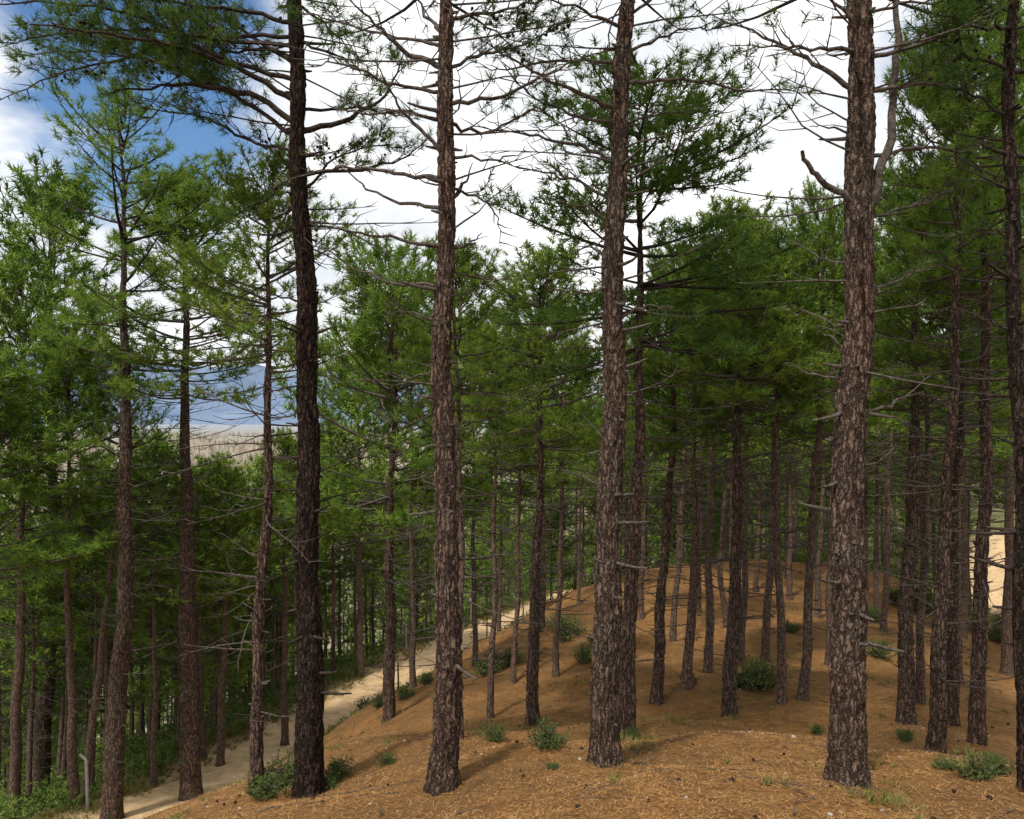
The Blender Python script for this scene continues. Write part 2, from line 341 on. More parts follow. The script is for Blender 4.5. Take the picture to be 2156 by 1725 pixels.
hero=[
 ('A',[(650,1675),(655,1200),(648,800),(640,400),(628,0)],60,13.5,BARKD,'tall pine with shade painted into bark, leaning slightly, cone-laden branches overhead',
  [([(628,275),(560,205),(440,180),(330,178),(230,195)],15,.7,-.8),([(630,225),(520,150),(400,105),(250,70),(60,50)],13,.85,-1.5),
   ([(625,150),(540,80),(430,20),(330,-60)],11,.8,.8),([(655,285),(740,250),(810,205),(850,110)],14,.3,.5),([(650,240),(760,225),(870,250)],8,.85,.8),
   ([(630,300),(500,200),(330,130),(180,100),(20,120)],11,.85,.6),([(625,60),(500,20),(350,0),(150,-40)],10,.85,-.6),([(640,100),(720,120),(790,170)],7,.8,-.5),
   ([(645,400),(590,385),(560,420),(500,450)],13,.5,-.4),([(640,130),(560,100),(470,110),(380,150),(300,240)],8,.9,1.0),([(628,20),(700,60),(760,130)],7,.8,.8),
   ([(635,180),(480,130),(300,30),(100,0),(-60,10)],11,.9,-1.2),([(640,420),(700,330),(800,300),(880,330)],7,.85,1),
   ([(632,330),(520,300),(430,240),(330,230),(240,280)],8,.5,.4),([(628,90),(450,70),(250,120),(100,160),(-20,220)],9,.9,.2),([(640,440),(560,470),(520,430)],6,.8,.5),([(628,110),(300,60),(120,70),(-40,90)],9,.9,-1.6),
   ([(640,370),(740,360),(850,340),(900,290)],10,.2,.9),([(640,480),(560,500),(480,470)],7,0,.5),([(645,560),(560,600),(470,640)],7,0,.6),([(645,470),(740,490),(830,540)],7,0,-.5),([(645,640),(570,620),(500,650)],6,0,-.4)]),
 ('B',[(932,1660),(943,1200),(938,700),(935,300),(938,0)],54,13,BARK,'straight pine with reddish bark and bare arching dead branches',
  [([(930,380),(860,368),(760,355),(680,352),(590,385)],11,0,.5),([(925,335),(870,260),(820,190),(790,120)],10,0,-.4),([(925,445),(840,425),(760,390),(700,330)],10,0,.4),
   ([(925,528),(840,505),(740,488),(650,480)],10,0,-.5),([(925,605),(830,600),(740,560),(640,500)],9,0,.3),([(950,530),(985,515),(1015,490)],9,0,-.2),([(950,440),(975,395),(995,342)],11,-1,.1),
   ([(950,265),(1030,285),(1100,235),(1180,225)],9,.1,.5),([(950,230),(1060,205),(1160,150),(1260,110)],10,.2,-.6),([(945,155),(1020,110),(1120,90),(1200,40)],9,.7,.4),
   ([(930,150),(860,110),(790,50),(730,-10)],14,.15,-.4),([(930,80),(890,30),(860,-50)],11,.2,.2),([(945,50),(1010,30),(1090,20),(1170,-20)],9,.8,-.4),
   ([(950,400),(1010,410),(1050,460),(1055,520)],7,.2,.2),([(930,105),(800,70),(700,40),(600,20)],8,.4,.6),([(945,10),(1040,60),(1110,130)],7,.8,.9),
   ([(925,260),(850,230),(760,240),(690,220)],9,.05,.6),([(925,680),(870,655),(820,660)],7,0,.2),([(930,200),(830,180),(730,130),(640,140)],9,.05,-.7),([(950,330),(1040,340),(1120,320)],8,0,-.5),
   ([(925,780),(860,800),(800,780)],6,0,.3),([(950,640),(1010,600),(1080,610)],6,0,.3)]),
 ('C',[(1275,1605),(1283,1000),(1300,500),(1312,200),(1320,0)],58,13,BARK,'sturdy pine with furrowed reddish-brown bark on needle-covered slope',
  [([(1305,225),(1220,195),(1120,150),(1010,80)],11,.2,-.5),([(1300,335),(1200,300),(1120,285),(990,265)],10,.05,.5),([(1310,125),(1180,120),(1080,150),(1000,140)],9,.3,.3),
   ([(1320,172),(1440,165),(1560,190),(1690,195)],10,.8,-.4),([(1320,105),(1420,65),(1530,55)],8,.6,.4),([(1318,50),(1220,20),(1100,-20)],9,.6,-.4),([(1325,20),(1400,-10),(1500,-30)],8,.7,.4),
   ([(1295,545),(1240,520),(1200,530)],8,0,.3),([(1300,470),(1230,430),(1150,420)],8,0,-.3),([(1290,740),(1240,715)],9,-1,0),([(1282,1040),(1230,1000),(1180,990)],7,0,.2),
   ([(1310,260),(1200,240),(1110,200),(1060,130)],9,.2,.6),([(1295,420),(1200,370),(1110,360),(1030,330)],8,.05,.8),([(1325,260),(1420,230),(1500,240)],7,.6,.6),([(1295,600),(1220,620),(1130,600)],7,0,-.4),([(1290,680),(1360,640),(1420,650)],7,0,-.4)]),
 ('D',[(1783,1645),(1790,1000),(1808,500),(1825,0)],74,14,BARK,'thick pine with plated bark, forked stem and broken limb stub',
  [([(1800,432),(1750,395),(1712,360),(1690,318)],17,-1,-.2),([(1812,192),(1730,145),(1640,85),(1500,30)],13,.15,.4),([(1818,102),(1700,98),(1550,95)],10,.1,-.3),
   ([(1812,275),(1750,268),(1705,266)],8,-1,0),([(1812,460),(1858,380),(1880,250),(1888,120),(1890,-80)],24,-1,.25),([(1820,120),(1940,95),(2050,40),(2150,-20)],11,.6,-.3),
   ([(1830,330),(1960,305),(2060,330),(2140,340)],10,.3,.5),([(1797,760),(1760,720),(1720,690)],9,0,.2),([(1795,985),(1850,975),(1890,950)],9,-1,-.1),([(1800,640),(1870,600),(1960,560)],8,.1,.4),
   ([(1822,60),(1760,0),(1680,-60)],10,.5,0),([(1830,200),(1920,170),(2040,190),(2130,150)],10,.6,.3),([(1830,20),(1930,0),(2060,10)],8,.8,-.4),([(1792,810),(1730,790),(1650,765)],8,0,.3),
   ([(1800,720),(1720,660),(1640,650)],8,0,.5),([(1810,880),(1880,850),(1960,790)],8,0,.4),([(1800,560),(1720,540),(1650,500)],7,0,.6),([(1810,460),(1900,440),(2000,400)],8,.1,.7)]),
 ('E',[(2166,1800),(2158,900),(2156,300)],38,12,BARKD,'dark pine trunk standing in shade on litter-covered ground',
  [([(2150,240),(2060,200),(1980,180)],9,.9,.4),([(2150,130),(2040,120),(1930,60)],9,.8,.2),([(2150,400),(2080,360),(2000,330)],7,.6,.4),([(2150,700),(2080,670),(1990,650)],7,.1,.2),([(2150,40),(2060,60),(1980,30)],9,.8,-.2),([(2150,500),(2090,480),(2010,500)],6,.6,.3)]),
]
for hi,(key,pts,w,Ht,bm,label,brs) in enumerate(hero):
    bx,by,bz=hit(*pts[0]) if key!='E' else (4.27,6.6,Hs(4.27,6.6))
    base=(bx,by,bz-.02); rng=np.random.default_rng(500+hi)
    cx,cy=path_fn(pts,by,base,Ht,hi)
    e=tree_empty(base,label)
    tm,rr=trunk_mesh(cx,cy,w/F*by/2,Ht,56,.022,True,bm,seed=hi+1)
    new_obj('trunk',tm,parent=e)
    ax=lambda h:(cx(h),cy(h))
    mb,tu=branches_from_pixels(brs,by,base,ax,rng)
    ztop=3.55*by/6.6-base[2]
    h=1.2
    while h<ztop:
        for b in range(2):
            az=rng.uniform(0,6.28); L=rng.uniform(.02,.09) if rng.random()<.65 else rng.uniform(.1,.4)
            x,y=ax(h); rad=rr(h)
            P=grow((x+math.cos(az)*rad*.7,y+math.sin(az)*rad*.7,h),az,rng.uniform(-.3,.3),L+rad*.35,.2,rng,4)
            mb.tube(P,np.linspace(.022,.009,4),6)
        h+=rng.uniform(.22,.45)
    dd=dead_parts(rng,3.2,ztop,axis=ax,rad=rr,dens=1,Lm=2.3,sp=.17,p0=.3,twg=.32)
    mb.add(np.concatenate(dd.v),np.concatenate(dd.f))
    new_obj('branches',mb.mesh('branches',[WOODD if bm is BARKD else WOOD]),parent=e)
    hc=(870+60)/F*by-base[2]
    m2,t2=crown_parts(rng,Ht-hc,2.3,axis=ax,h0=hc,ts=.17,gap=.22,sp=.55,fol=.75,flat=.3)
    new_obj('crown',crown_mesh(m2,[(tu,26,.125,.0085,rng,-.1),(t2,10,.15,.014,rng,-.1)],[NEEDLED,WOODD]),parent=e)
    if key in 'ABE':
        cb=MB()
        for q in range(80 if key=='A' else 12):
            t=tu[rng.integers(len(tu))]; c0=np.array(t[:3])
            for w_ in range(int(rng.integers(2,6))):
                p=c0+rng.normal(size=3)*.05; d=unit(rng.normal(size=3)+np.array([0,0,-.8])); s=rng.uniform(.6,.95)
                cb.tube([p+d*s*v for v in (0,.008,.025,.045,.06)],np.array([.004,.018,.023,.015,.003])*s,6)
        new_obj('pine_cones',cb.mesh('pine_cones',[CONE]),parent=e,kind='stuff')

placed=[]
L1='slender pine with grey-brown bark and green crown'
mid=[
 ([(1318,1545),(1340,1050),(1352,600),(1358,380)],32,720,110,290,'dark','tall pine with layered green boughs against white clouds'),
 ([(1535,1505),(1550,1100),(1557,800),(1560,600)],30,850,460,200,'g',''),
 ([(1905,1525),(1920,1100),(1935,800),(1945,500)],33,800,370,190,'g',''),
 ([(1965,1585),(1985,1200),(2000,700),(2015,380),(2020,200)],32,560,40,190,'g',''),
 ([(2055,1565),(2065,1200),(2068,800),(2080,350)],31,620,30,210,'g',''),
 ([(2000,1525),(2005,1300),(2020,1000)],25,800,300,160,'g',''),
 ([(965,1555),(966,1100),(964,800)],20,860,540,150,'g',''),
 ([(1120,1525),(1130,1200),(1135,900),(1140,700)],27,930,540,210,'g',''),
 ([(1032,1512),(1040,1200),(1045,1000)],14,960,680,120,'g','thin young pine with pale grey trunk'),
 ([(820,1515),(820,1200),(825,1000),(830,850)],26,1110,550,250,'g','pine with broad bright green crown beside dirt road'),
 ([(540,1670),(550,1300),(560,900),(567,550),(575,350)],29,760,320,200,'g',''),
 ([(405,1680),(395,1200),(395,900),(395,700)],42,830,400,240,'g','pine with raised side limbs and stout brown trunk'),
 ([(235,1725),(265,1200),(262,700),(258,400),(250,280)],41,680,220,250,'open','tall pine with light grey-brown trunk and thin open crown'),
 ([(85,1690),(110,1300),(112,1000),(110,700)],36,920,400,220,'g',''),
 ([(160,1700),(150,1300),(150,1200)],20,1050,700,150,'g','thin pine on steep slope above dirt road'),
 ([(178,1700),(215,1350),(238,1200)],17,1080,760,110,'open','thin leaning dark pine on steep slope'),
 ([(600,1568),(598,1300)],15,1200,930,120,'g',''),
 ([(1380,1480),(1400,1200),(1415,950)],25,930,540,140,'g',''),
 ([(1445,1450),(1460,1200),(1462,950)],21,920,560,140,'g',''),
 ([(1490,1415),(1495,1000)],18,930,590,130,'g',''),
 ([(1415,1350),(1440,1000)],14,930,620,120,'g',''),
 ([(1560,1400),(1575,950)],15,940,590,120,'g',''),
 ([(1645,1480),(1640,1100),(1635,870)],19,860,500,150,'g',''),
 ([(1688,1475),(1705,1200),(1720,900)],21,900,440,150,'g',''),
 ([(1610,1390),(1625,1100)],17,930,560,120,'g',''),
 ([(1745,1400),(1750,1000)],17,900,460,140,'g',''),
 ([(1170,1425),(1180,1150)],14,1000,660,130,'g',''),
 ([(1080,1438),(1092,1150)],12,1040,700,120,'g',''),
 ([(1140,1322),(1145,1100)],13,1050,740,110,'g',''),
 ([(1000,1400),(998,1200)],12,1080,700,140,'g',''),
 ([(870,1447),(868,1200)],13,1120,700,170,'g',''),
 ([(760,1425),(757,1230)],15,1140,700,180,'g',''),
 ([(1935,1480),(1945,1200)],18,850,420,150,'g',''),
 ([(2025,1342),(2030,1100)],17,900,460,140,'g',''),
 ([(2118,1420),(2128,1100)],22,800,260,180,'g',''),
 ([(1350,1302),(1355,1100)],11,980,680,90,'g',''),
 ([(1470,1290),(1475,1100)],11,980,670,90,'g',''),
 ([(1530,1320),(1515,1180),(1525,1050)],12,960,630,100,'g',''),
 ([(1590,1245),(1600,1050)],10,980,690,90,'g',''),
 ([(1662,1262),(1665,1080)],12,960,650,100,'g',''),
 ([(1720,1300),(1728,1100)],12,950,600,100,'g',''),
 ([(1780,1260),(1790,1080)],11,960,630,100,'g',''),
 ([(1860,1330),(1870,1100)],14,920,540,120,'g',''),
 ([(325,1655),(326,1350)],13,1250,980,140,'g',''),
 ([(465,1610),(470,1400)],16,1250,1000,140,'g',''),
 ([(430,1600),(425,1400)],12,1250,1020,120,'g',''),
 ([(30,1725),(40,1400)],23,1100,600,180,'g',''),
]
for i,(pts,w,vcb,vt,hw,kd,lab) in enumerate(mid):
    bx,by,bz=hit(*pts[0]); base=(bx,by,bz-.03); rng=np.random.default_rng(900+i)
    Ht=(CV-vt)/F*by-bz; hc=(CV-vcb)/F*by-bz
    cx,cy=path_fn(pts,by,base,Ht,i+40)
    near=w>=25
    e=tree_empty(base,lab or (L1+(' on slope' if bx<-4 else ' in needle litter')))
    tm,rr=trunk_mesh(cx,cy,w/F*by/2,Ht,34 if near else 14,.045 if near else .12,near,BARK if near else BARKF,seed=i+30)
    new_obj('trunk',tm,parent=e)
    lst={'dark':CRS,'open':CRO}.get(kd,CR if by<21 else CRF)
    c=new_obj('crown',lst[i%len(lst)],parent=e,loc=(cx(hc),cy(hc),hc)); sz=(Ht-hc)/CRH; sw=hw/F*by/1.9
    c.scale=(sw,sw,sz); c.rotation_euler[2]=rng.uniform(0,6.28)
    if near:
        db=dead_parts(rng,1.0,hc+.3,axis=lambda h:(cx(h),cy(h)),rad=rr,dens=4,Lm=2.1,sp=.26,p0=.25)
        new_obj('branches',db.mesh('branches',[WOOD]),parent=e)
    else:
        hl=min(3.8,hc-.8)
        if hl>.5:
            b=new_obj('branches',DB[i%4],parent=e,loc=(cx(hc-hl*.5),cy(hc-hl*.5),hc-hl)); b.scale=(1,1,hl/3.2); b.rotation_euler[2]=rng.uniform(0,6.28)
    placed.append((bx,by))

# ------------------------------------------------------------------ filler forest individuals
def filler(x,y,s,i,rng,lab,cfr,wide):
    z0=Hs(x,y)
    if -.43<x/y<-.28: s=min(s,max((-.075*y-z0)/10,.4))   # shorter trees where the valley shows between stems
    e=tree_empty((x,y,z0-.04),lab); cf=rng.uniform(*cfr); ht=10*s
    t=new_obj('trunk',TV[i%4],parent=e); t.scale=(s*rng.uniform(.8,1.1),)*2+(s,); t.rotation_euler[2]=rng.uniform(0,6.28)
    cl=CRF if y>21 else CR
    c=new_obj('crown',cl[int(rng.integers(len(cl)))],parent=e,loc=(0,0,ht*cf)); k=(ht*(1-cf)+.15)/CRH; c.scale=(rng.uniform(.9,1.25)*s*wide,)*2+(k,); c.rotation_euler[2]=rng.uniform(0,6.28)
    if ht*cf>2.9:
        b=new_obj('branches',DB[i%4],parent=e,loc=(0,0,ht*cf-2.8)); b.rotation_euler[2]=rng.uniform(0,6.28)
rng=np.random.default_rng(77)
def zone(n,fx,ylo,yhi,smin,smax_,md,lab,cond=lambda x,y:True,cfr=(.45,.56),wide=1.):
    c=0; tr=0; mine=[]
    while c<n and tr<n*80:
        tr+=1
        y=rng.uniform(ylo,yhi); lo,hi=fx(y)
        if hi<=lo: continue
        x=rng.uniform(lo,hi)
        xd=float(np.interp(y,TY,XD))
        if abs(x-xd)<2.6 or not cond(x,y): continue
        if abs(x/y)>.72: continue
        if any((x-a)**2+(y-b)**2<md*md for a,b in placed): continue
        placed.append((x,y)); filler(x,y,rng.uniform(smin,smax_),c,rng,lab,cfr,wide); c+=1
    print('ZONE',c)
road2=[(23,36),(29,48),(36,58),(43,68),(52,82)]
def off2(x,y):
    p=np.array(road2,float); xx=np.interp(y,p[:,1],p[:,0]); return (abs(x-xx)>4.2 if 34<y<84 else True) and not (18<y<60 and .585<x/y<.64)
xdd=lambda y:float(np.interp(y,TY,XD))
zone(58,lambda y:(-.66*y,xdd(y)-3.0),14,48,.8,1.1,1.8,'pine with bright green crown on slope below dirt road',cfr=(.42,.56),wide=1.2)
zone(36,lambda y:(-.64*y,xdd(y)-2.8),19,60,.5,.78,1.7,'young bushy pine with foliage nearly to the ground',cfr=(.2,.33),wide=1.5)
zone(46,lambda y:(xdd(y)+3,.66*y),33,60,.85,1.05,2.4,'thin-stemmed pine behind the crest of the spur',off2)
zone(44,lambda y:(-.2*y,.66*y),58,100,.9,1.2,2.8,'pine in dense stand on falling ground',off2,cfr=(.3,.45),wide=1.4)
zone(20,lambda y:(.3*y+4,.66*y),18,45,.9,1.15,2.4,'pine with green crown beside pale sandy bank',off2)
zone(24,lambda y:(xdd(y)+2.5,.56*y),42,66,.45,.7,1.6,'young bushy pine with foliage nearly to the ground',off2,cfr=(.12,.2),wide=1.8)

# distant wood as one mass
def wood(name,pts,label,rng,nt_=34,size=1.):
    tu=[]; mb=MB()
    for x,y in pts:
        z=Hs(x,y); h=rng.uniform(8,11.5)*size
        for q in range(nt_):
            f=rng.uniform(0,1); r=2.3*(1-f)**.6*rng.uniform(.3,1); a=rng.uniform(0,6.28)
            tu.append([x+r*math.cos(a),y+r*math.sin(a),z+h*(.25+.75*f),math.cos(a)*.5,math.sin(a)*.5,.6])
        mb.tube([(x,y,z-.2),(x,y,z+h*.9)],[.13,.04],4)
    nb=MB(); needles(nb,tu,16,.6,.12,rng,shoot=.3,spread=.9); nf=sum(len(f) for f in nb.f)
    nb.add(np.concatenate(mb.v),np.concatenate(mb.f))
    me=nb.mesh(name,[NEEDLEF,BARKF],smooth=False,tint=True); mi=np.zeros(len(me.polygons),np.int32); mi[nf:]=1; me.polygons.foreach_set('material_index',mi)
    new_obj(name,me,kind='stuff',label=label,category='wood')
pp=[]
for q in range(1500):
    y=rng.uniform(58,300); x=rng.uniform(-.7*y,.75*y)
    if y<105 and x>-.2*y: continue
    if -.5*y<x<-.22*y and y>110 and rng.random()<.5: continue
    if 30<y<90 and x>.5*y: continue
    pp.append((x,y))
wood('distant_pine_wood',pp,'far green pine wood covering the lower hillside',rng)

# bare poplars in the valley
mb=MB()
for q in range(7500):
    y=rng.uniform(300,2200); x=rng.uniform(-.75*y,.25*y)
    if noise.noise(Vector((x*.006,y*.004,3)))<-.10: continue
    h=rng.uniform(7,20); w=rng.uniform(1.2,2.8); n=7; z=-60
    a=rng.uniform(0,6.28,n); b=np.stack([x+np.cos(a)*w*.2,y+np.sin(a)*w*.2,np.full(n,z+1)],1)
    tip=np.stack([x+np.cos(a)*w*.6,y+np.sin(a)*w*.6,z+h*rng.uniform(.5,1,n)],1)
    o=np.array([w*.12,0,0]); V=np.stack([b-o,b+o,tip],1).reshape(-1,3)
    mb.add(V,np.arange(n*3).reshape(-1,3),np.full(n*3,rng.uniform(0,1)))
new_obj('bare_poplar_wood',mb.mesh('bare_poplar_wood',[BRUSH],smooth=False,tint=True),kind='stuff',label='leafless grey-brown poplars filling the valley floor',category='wood')

# ------------------------------------------------------------------ ground sheet
def axis_pts(lo,hi,st,far,g=1.13):
    a=list(np.arange(lo,hi,st)); s=st
    while a[-1]<far: s*=g; a.append(a[-1]+s)
    s=st; b=[]; c=lo
    while c>-far: s*=g; c-=s; b.append(c)
    return np.array(b[::-1]+a)
xs=axis_pts(-20,34,.25,9000); ys=axis_pts(0,85,.25,9000); ys=ys[ys>-400]
X,Y=np.meshgrid(xs,ys); Z=H(X,Y)
xd=np.interp(Y,TY,XD); inside=np.abs(X-xd)<1.05
p2=np.array(road2,float); x2=np.interp(Y,p2[:,1],p2[:,0]); in2=(np.abs(X-x2)<2.4)&(Y>38)&(Y<64)
Zg=Z-np.where(inside&(Y<130)&(Y>-40),.06,0)-np.where(in2,.12,0)
nx,ny=len(xs),len(ys)
i=np.arange(ny-1)[:,None]*nx; j=np.arange(nx-1)[None]
mb=MB(); mb.add(np.stack([X,Y,Zg],-1).reshape(-1,3),np.stack([i+j,i+j+1,i+nx+j+1,i+nx+j],-1).reshape(-1,4))
xr=np.interp(Y,TY,XR)
dr=np.abs(X-xd)+.35*np.sin(Y*1.1+X)+.2*np.sin(Y*2.7); sand=np.clip(1.3-(dr-1.0)/1.1,0,1)*((Y<130)&(Y>-40))
sand=np.maximum(sand,np.clip(1.2-(np.abs(X-x2)+.5*np.sin(Y*.9)-2.6)/2,0,1)*((Y>34)&(Y<66)))
wild=np.clip((xd-.8-X)/3,0,1); wild=np.maximum(wild,np.clip((Y-44)/8,0,1)); wild=np.maximum(wild,np.clip((X-xr-9)/5,0,1))
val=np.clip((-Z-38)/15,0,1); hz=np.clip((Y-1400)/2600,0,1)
g,nt,bs=mat('forest_floor')
tc=N(nt,'ShaderNodeTexCoord').outputs['Object']
fa,_=noise_(nt,tc,.55,4); fb,_=noise_(nt,tc,5,6,.75); fc,_=noise_(nt,tc,45,4,.8); fd,_=noise_(nt,tc,.02,4)
c=ramp(nt,fb,[(.3,(.115,.053,.020)),(.5,(.285,.142,.047)),(.72,(.42,.245,.092))])
c=mixc(nt,ramp(nt,fa,[(.40,(0,0,0)),(.60,(.7,.7,.7))]),c,(.165,.092,.038))
c=mixc(nt,ramp(nt,fc,[(.45,(0,0,0)),(.62,(.75,.75,.75))]),c,(.08,.042,.019))
c=mixc(nt,ramp(nt,fc,[(.28,(.6,.6,.6)),(.38,(0,0,0))]),c,(.46,.32,.16))
def at_(n): a=N(nt,'ShaderNodeAttribute'); a.attribute_name=n; return a.outputs['Fac']
wc=ramp(nt,fb,[(.3,(.065,.068,.026)),(.55,(.135,.135,.055)),(.75,(.28,.23,.13))])
c=mixc(nt,at_('wild'),c,wc)
sc=ramp(nt,fb,[(.3,(.36,.235,.12)),(.6,(.56,.405,.235))])
c=mixc(nt,at_('sand'),c,sc)
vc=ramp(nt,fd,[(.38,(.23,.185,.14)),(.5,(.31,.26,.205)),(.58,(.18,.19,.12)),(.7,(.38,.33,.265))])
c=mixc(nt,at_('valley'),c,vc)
c=mixc(nt,at_('haze'),c,(.26,.29,.33))  # distance haze painted into the far valley colour
nt.links.new(c,bs.inputs['Base Color']); bs.inputs['Roughness'].default_value=.95; bs.inputs['Specular IOR Level'].default_value=.1
bp=N(nt,'ShaderNodeBump'); bp.inputs['Strength'].default_value=.8; bp.inputs['Distance'].default_value=.04
nt.links.new(math_(nt,'ADD',fb,math_(nt,'MULTIPLY',fc,.5)),bp.inputs['Height']); nt.links.new(bp.outputs[0],bs.inputs['Normal'])
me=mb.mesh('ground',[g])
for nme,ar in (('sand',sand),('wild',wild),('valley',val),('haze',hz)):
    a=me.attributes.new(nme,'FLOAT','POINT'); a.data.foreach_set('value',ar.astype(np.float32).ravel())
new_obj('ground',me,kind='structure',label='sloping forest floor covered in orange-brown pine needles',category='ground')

ROAD=simple('sandy_road',(.40,.265,.135),(.66,.48,.285),3.0,bump=.8,detail=6)
def road(name,cx,ylo,yhi,hw,lab):
    yy=np.arange(ylo,yhi,.2); ww=np.linspace(-hw,hw,13)
    V=[]
    for y in yy:
        for w in ww:
            ed=abs(w)/hw
            w2=w*(1+(.16*math.sin(y*1.9+(w>0)*2)+.12*math.sin(y*.83+(w>0))+.08*math.sin(y*4.7))*(ed>.85)); x=cx(y)+w2
            V.append((x,y,Hs(x,y)+.012-.03*math.exp(-((abs(w)-.62)/.18)**2)+.008*math.sin(y*5+w*7)))
    n=len(ww); i=np.arange(len(yy)-1)[:,None]*n; j=np.arange(n-1)[None]
    mb=MB(); mb.add(np.array(V),np.stack([i+j,i+j+1,i+n+j+1,i+n+j],-1).reshape(-1,4))
    new_obj(name,mb.mesh(name,[ROAD]),kind='structure',label=lab,category='road')
road('dirt_road',xdd,-30,120,1.2,'pale sandy dirt road running beside the pine slope')
road('dirt_track',lambda y:float(np.interp(y,p2[:,1],p2[:,0])),39,63,2.2,'pale sandy track cut into the hillside')

# mountains
xm=np.linspace(-7000,5000,240); ym=np.linspace(4200,7500,40); XM,YM=np.meshgrid(xm,ym)
env=np.interp(XM,[-7000,-4500,-3200,-2200,-1200,-300,600,5000],[260,330,390,330,210,110,60,40])
pr=np.sin(np.clip((YM-4200)/2000,0,1)*math.pi/2)
ZM=np.zeros_like(XM)
for a in range(XM.shape[0]):
    for b in range(XM.shape[1]):
        x,y=XM[a,b],YM[a,b]
        ZM[a,b]=noise.fractal(Vector((x*.0011,y*.0011,.5)),1,2.1,6)*170+abs(noise.noise(Vector((x*.0025,y*.0008,7))))*120
ZM=-62+pr*(env*1.2+ZM)
mb=MB(); n=len(xm); i=np.arange(len(ym)-1)[:,None]*n; j=np.arange(n-1)[None]
mb.add(np.stack([XM,YM,ZM],-1).reshape(-1,3),np.stack([i+j,i+j+1,i+n+j+1,i+n+j],-1).reshape(-1,4))
mm=simple('hazy_mountain',(.095,.145,.235),(.18,.235,.33),.0035)  # blue aerial haze is put into the base colour
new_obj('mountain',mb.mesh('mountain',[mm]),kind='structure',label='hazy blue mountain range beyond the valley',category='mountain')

# ------------------------------------------------------------------ shrubs, grass
def shrub_mesh(seed,dry=False):
    rg=np.random.default_rng(seed); st=MB(); tu=[]
    for q in range(34):
        az=rg.uniform(0,6.28); el=rg.uniform(.3,1.4); L=rg.uniform(.3,.62)
        P=grow((rg.normal()*.07,rg.normal()*.07,-.02),az,el,L,.3,rg,5,.2)
        dress(st,tu,P,.008,rg,bare=.2,sl=.35,ts=.06,fol=.9,k=3,gap=.07)
    lv=MB(); needles(lv,tu,6,.045,.022,rg,shoot=.05,spread=1.3)
    return st.mesh('stems',[WOOD]),lv.mesh('foliage',[BUSHL],smooth=False,tint=True)
SH=[shrub_mesh(1),shrub_mesh(2),shrub_mesh(3)]
shr=[(1150,1575,45),(1040,1560,28),(580,1660,58),(710,1640,36),(815,1610,22),(1195,1345,42),(1230,1395,30),(1600,1450,50),(1030,1420,40),(1075,1400,35),(1850,1385,30),(1840,1310,26),
 (2050,1640,44),(2095,1630,34),(1980,1620,24),(850,1470,24),(745,1500,22),(1450,1440,20),(1720,1545,18),(1560,1445,26),(1895,1275,40),(1945,1290,50),(1665,1330,22),(1330,1555,20),(2100,1350,34),(1905,1560,20),
 (1165,1618,16),(650,1590,24),(935,1480,24),(1260,1360,24),(1810,1290,22),(620,1650,36),(1780,1300,20),(560,1680,36),(690,1660,26),
 (700,1520,26),(800,1490,22),(900,1440,20),(960,1420,22),(2060,1330,26),(2125,1320,30)]
for i,(u,v,s) in enumerate(shr):
    x,y,z=hit(u,v)
    if abs(x-xdd(y))<1.5: x=xdd(y)+1.8; z=Hs(x,y)
    k=s/F*y/.5; rg=random.Random(i)
    e=new_obj('shrub',None,(x,y,z-.01),label='low leafy evergreen shrub growing from pine litter',category='shrub',group='shrubs under the pines')
    rz=rg.uniform(0,6.28)
    for nm,dt in (('stems',SH[i%3][0]),('foliage',SH[i%3][1])):
        o=new_obj(nm,dt,parent=e); o.scale=(k*1.15,k*1.15,k*rg.uniform(.8,1.1)); o.rotation_euler[2]=rz
tu=[]; rg=np.random.default_rng(31)
for q in range(4800):
    y=rg.uniform(13,75); x=rg.uniform(-.68*y,.68*y)
    xd_=xdd(y)
    if x>xd_-1.7 and not (y>42 or x>.3*y+8): continue
    if abs(x-xd_)<1.7 or not off2(x,y): continue
    z=Hs(x,y); s=rg.uniform(.2,.7)
    for w in range(16):
        a=rg.uniform(0,6.28); r=rg.uniform(0,s); tu.append([x+r*math.cos(a),y+r*math.sin(a),z+rg.uniform(.02,s*1.2),math.cos(a),math.sin(a),1])
lv=MB(); needles(lv,tu,10,.13,.035,rg,shoot=.1,spread=1.2); new_obj('undergrowth',lv.mesh('undergrowth',[UNDER],smooth=False,tint=True),kind='stuff',label='tangled green undergrowth on the shaded slope',category='undergrowth')
tu=[]
for q in range(420):
    y=rg.uniform(4.5,32); x=rg.uniform(max(-.6*y,xdd(y)+1.9),.66*y)
    if noise.noise(Vector((x*.35,y*.35,9)))<.02 and rg.random()<.85: continue
    z=Hs(x,y)
    for w in range(int(rg.integers(3,12))):
        a=rg.uniform(0,6.28); r=rg.uniform(0,.16); tu.append([x+r*math.cos(a),y+r*math.sin(a),z-.01,math.cos(a)*.4,math.sin(a)*.4,1.2])
lv=MB(); needles(lv,tu,8,.12,.008,rg,shoot=.02,spread=.6); new_obj('grass_tufts',lv.mesh('grass_tufts',[DRYL],smooth=False,tint=True),kind='stuff',label='sparse yellow-green grass among fallen needles',category='grass')
tu=[]
for q in range(3600):
    y=rg.uniform(10,75); sd=rg.choice([-1,1]); x=xdd(y)+sd*rg.uniform(1.05,3.0); z=Hs(x,y)
    for w in range(4): tu.append([x+rg.normal()*.12,y+rg.normal()*.12,z,rg.normal()*.3,rg.normal()*.3,1])
lv=MB(); needles(lv,tu,8,.19,.015,rg,shoot=.02,spread=.6); new_obj('verge_grass',lv.mesh('verge_grass',[DRYL],smooth=False,tint=True),kind='stuff',label='dry grass along the edges of the dirt road',category='grass')

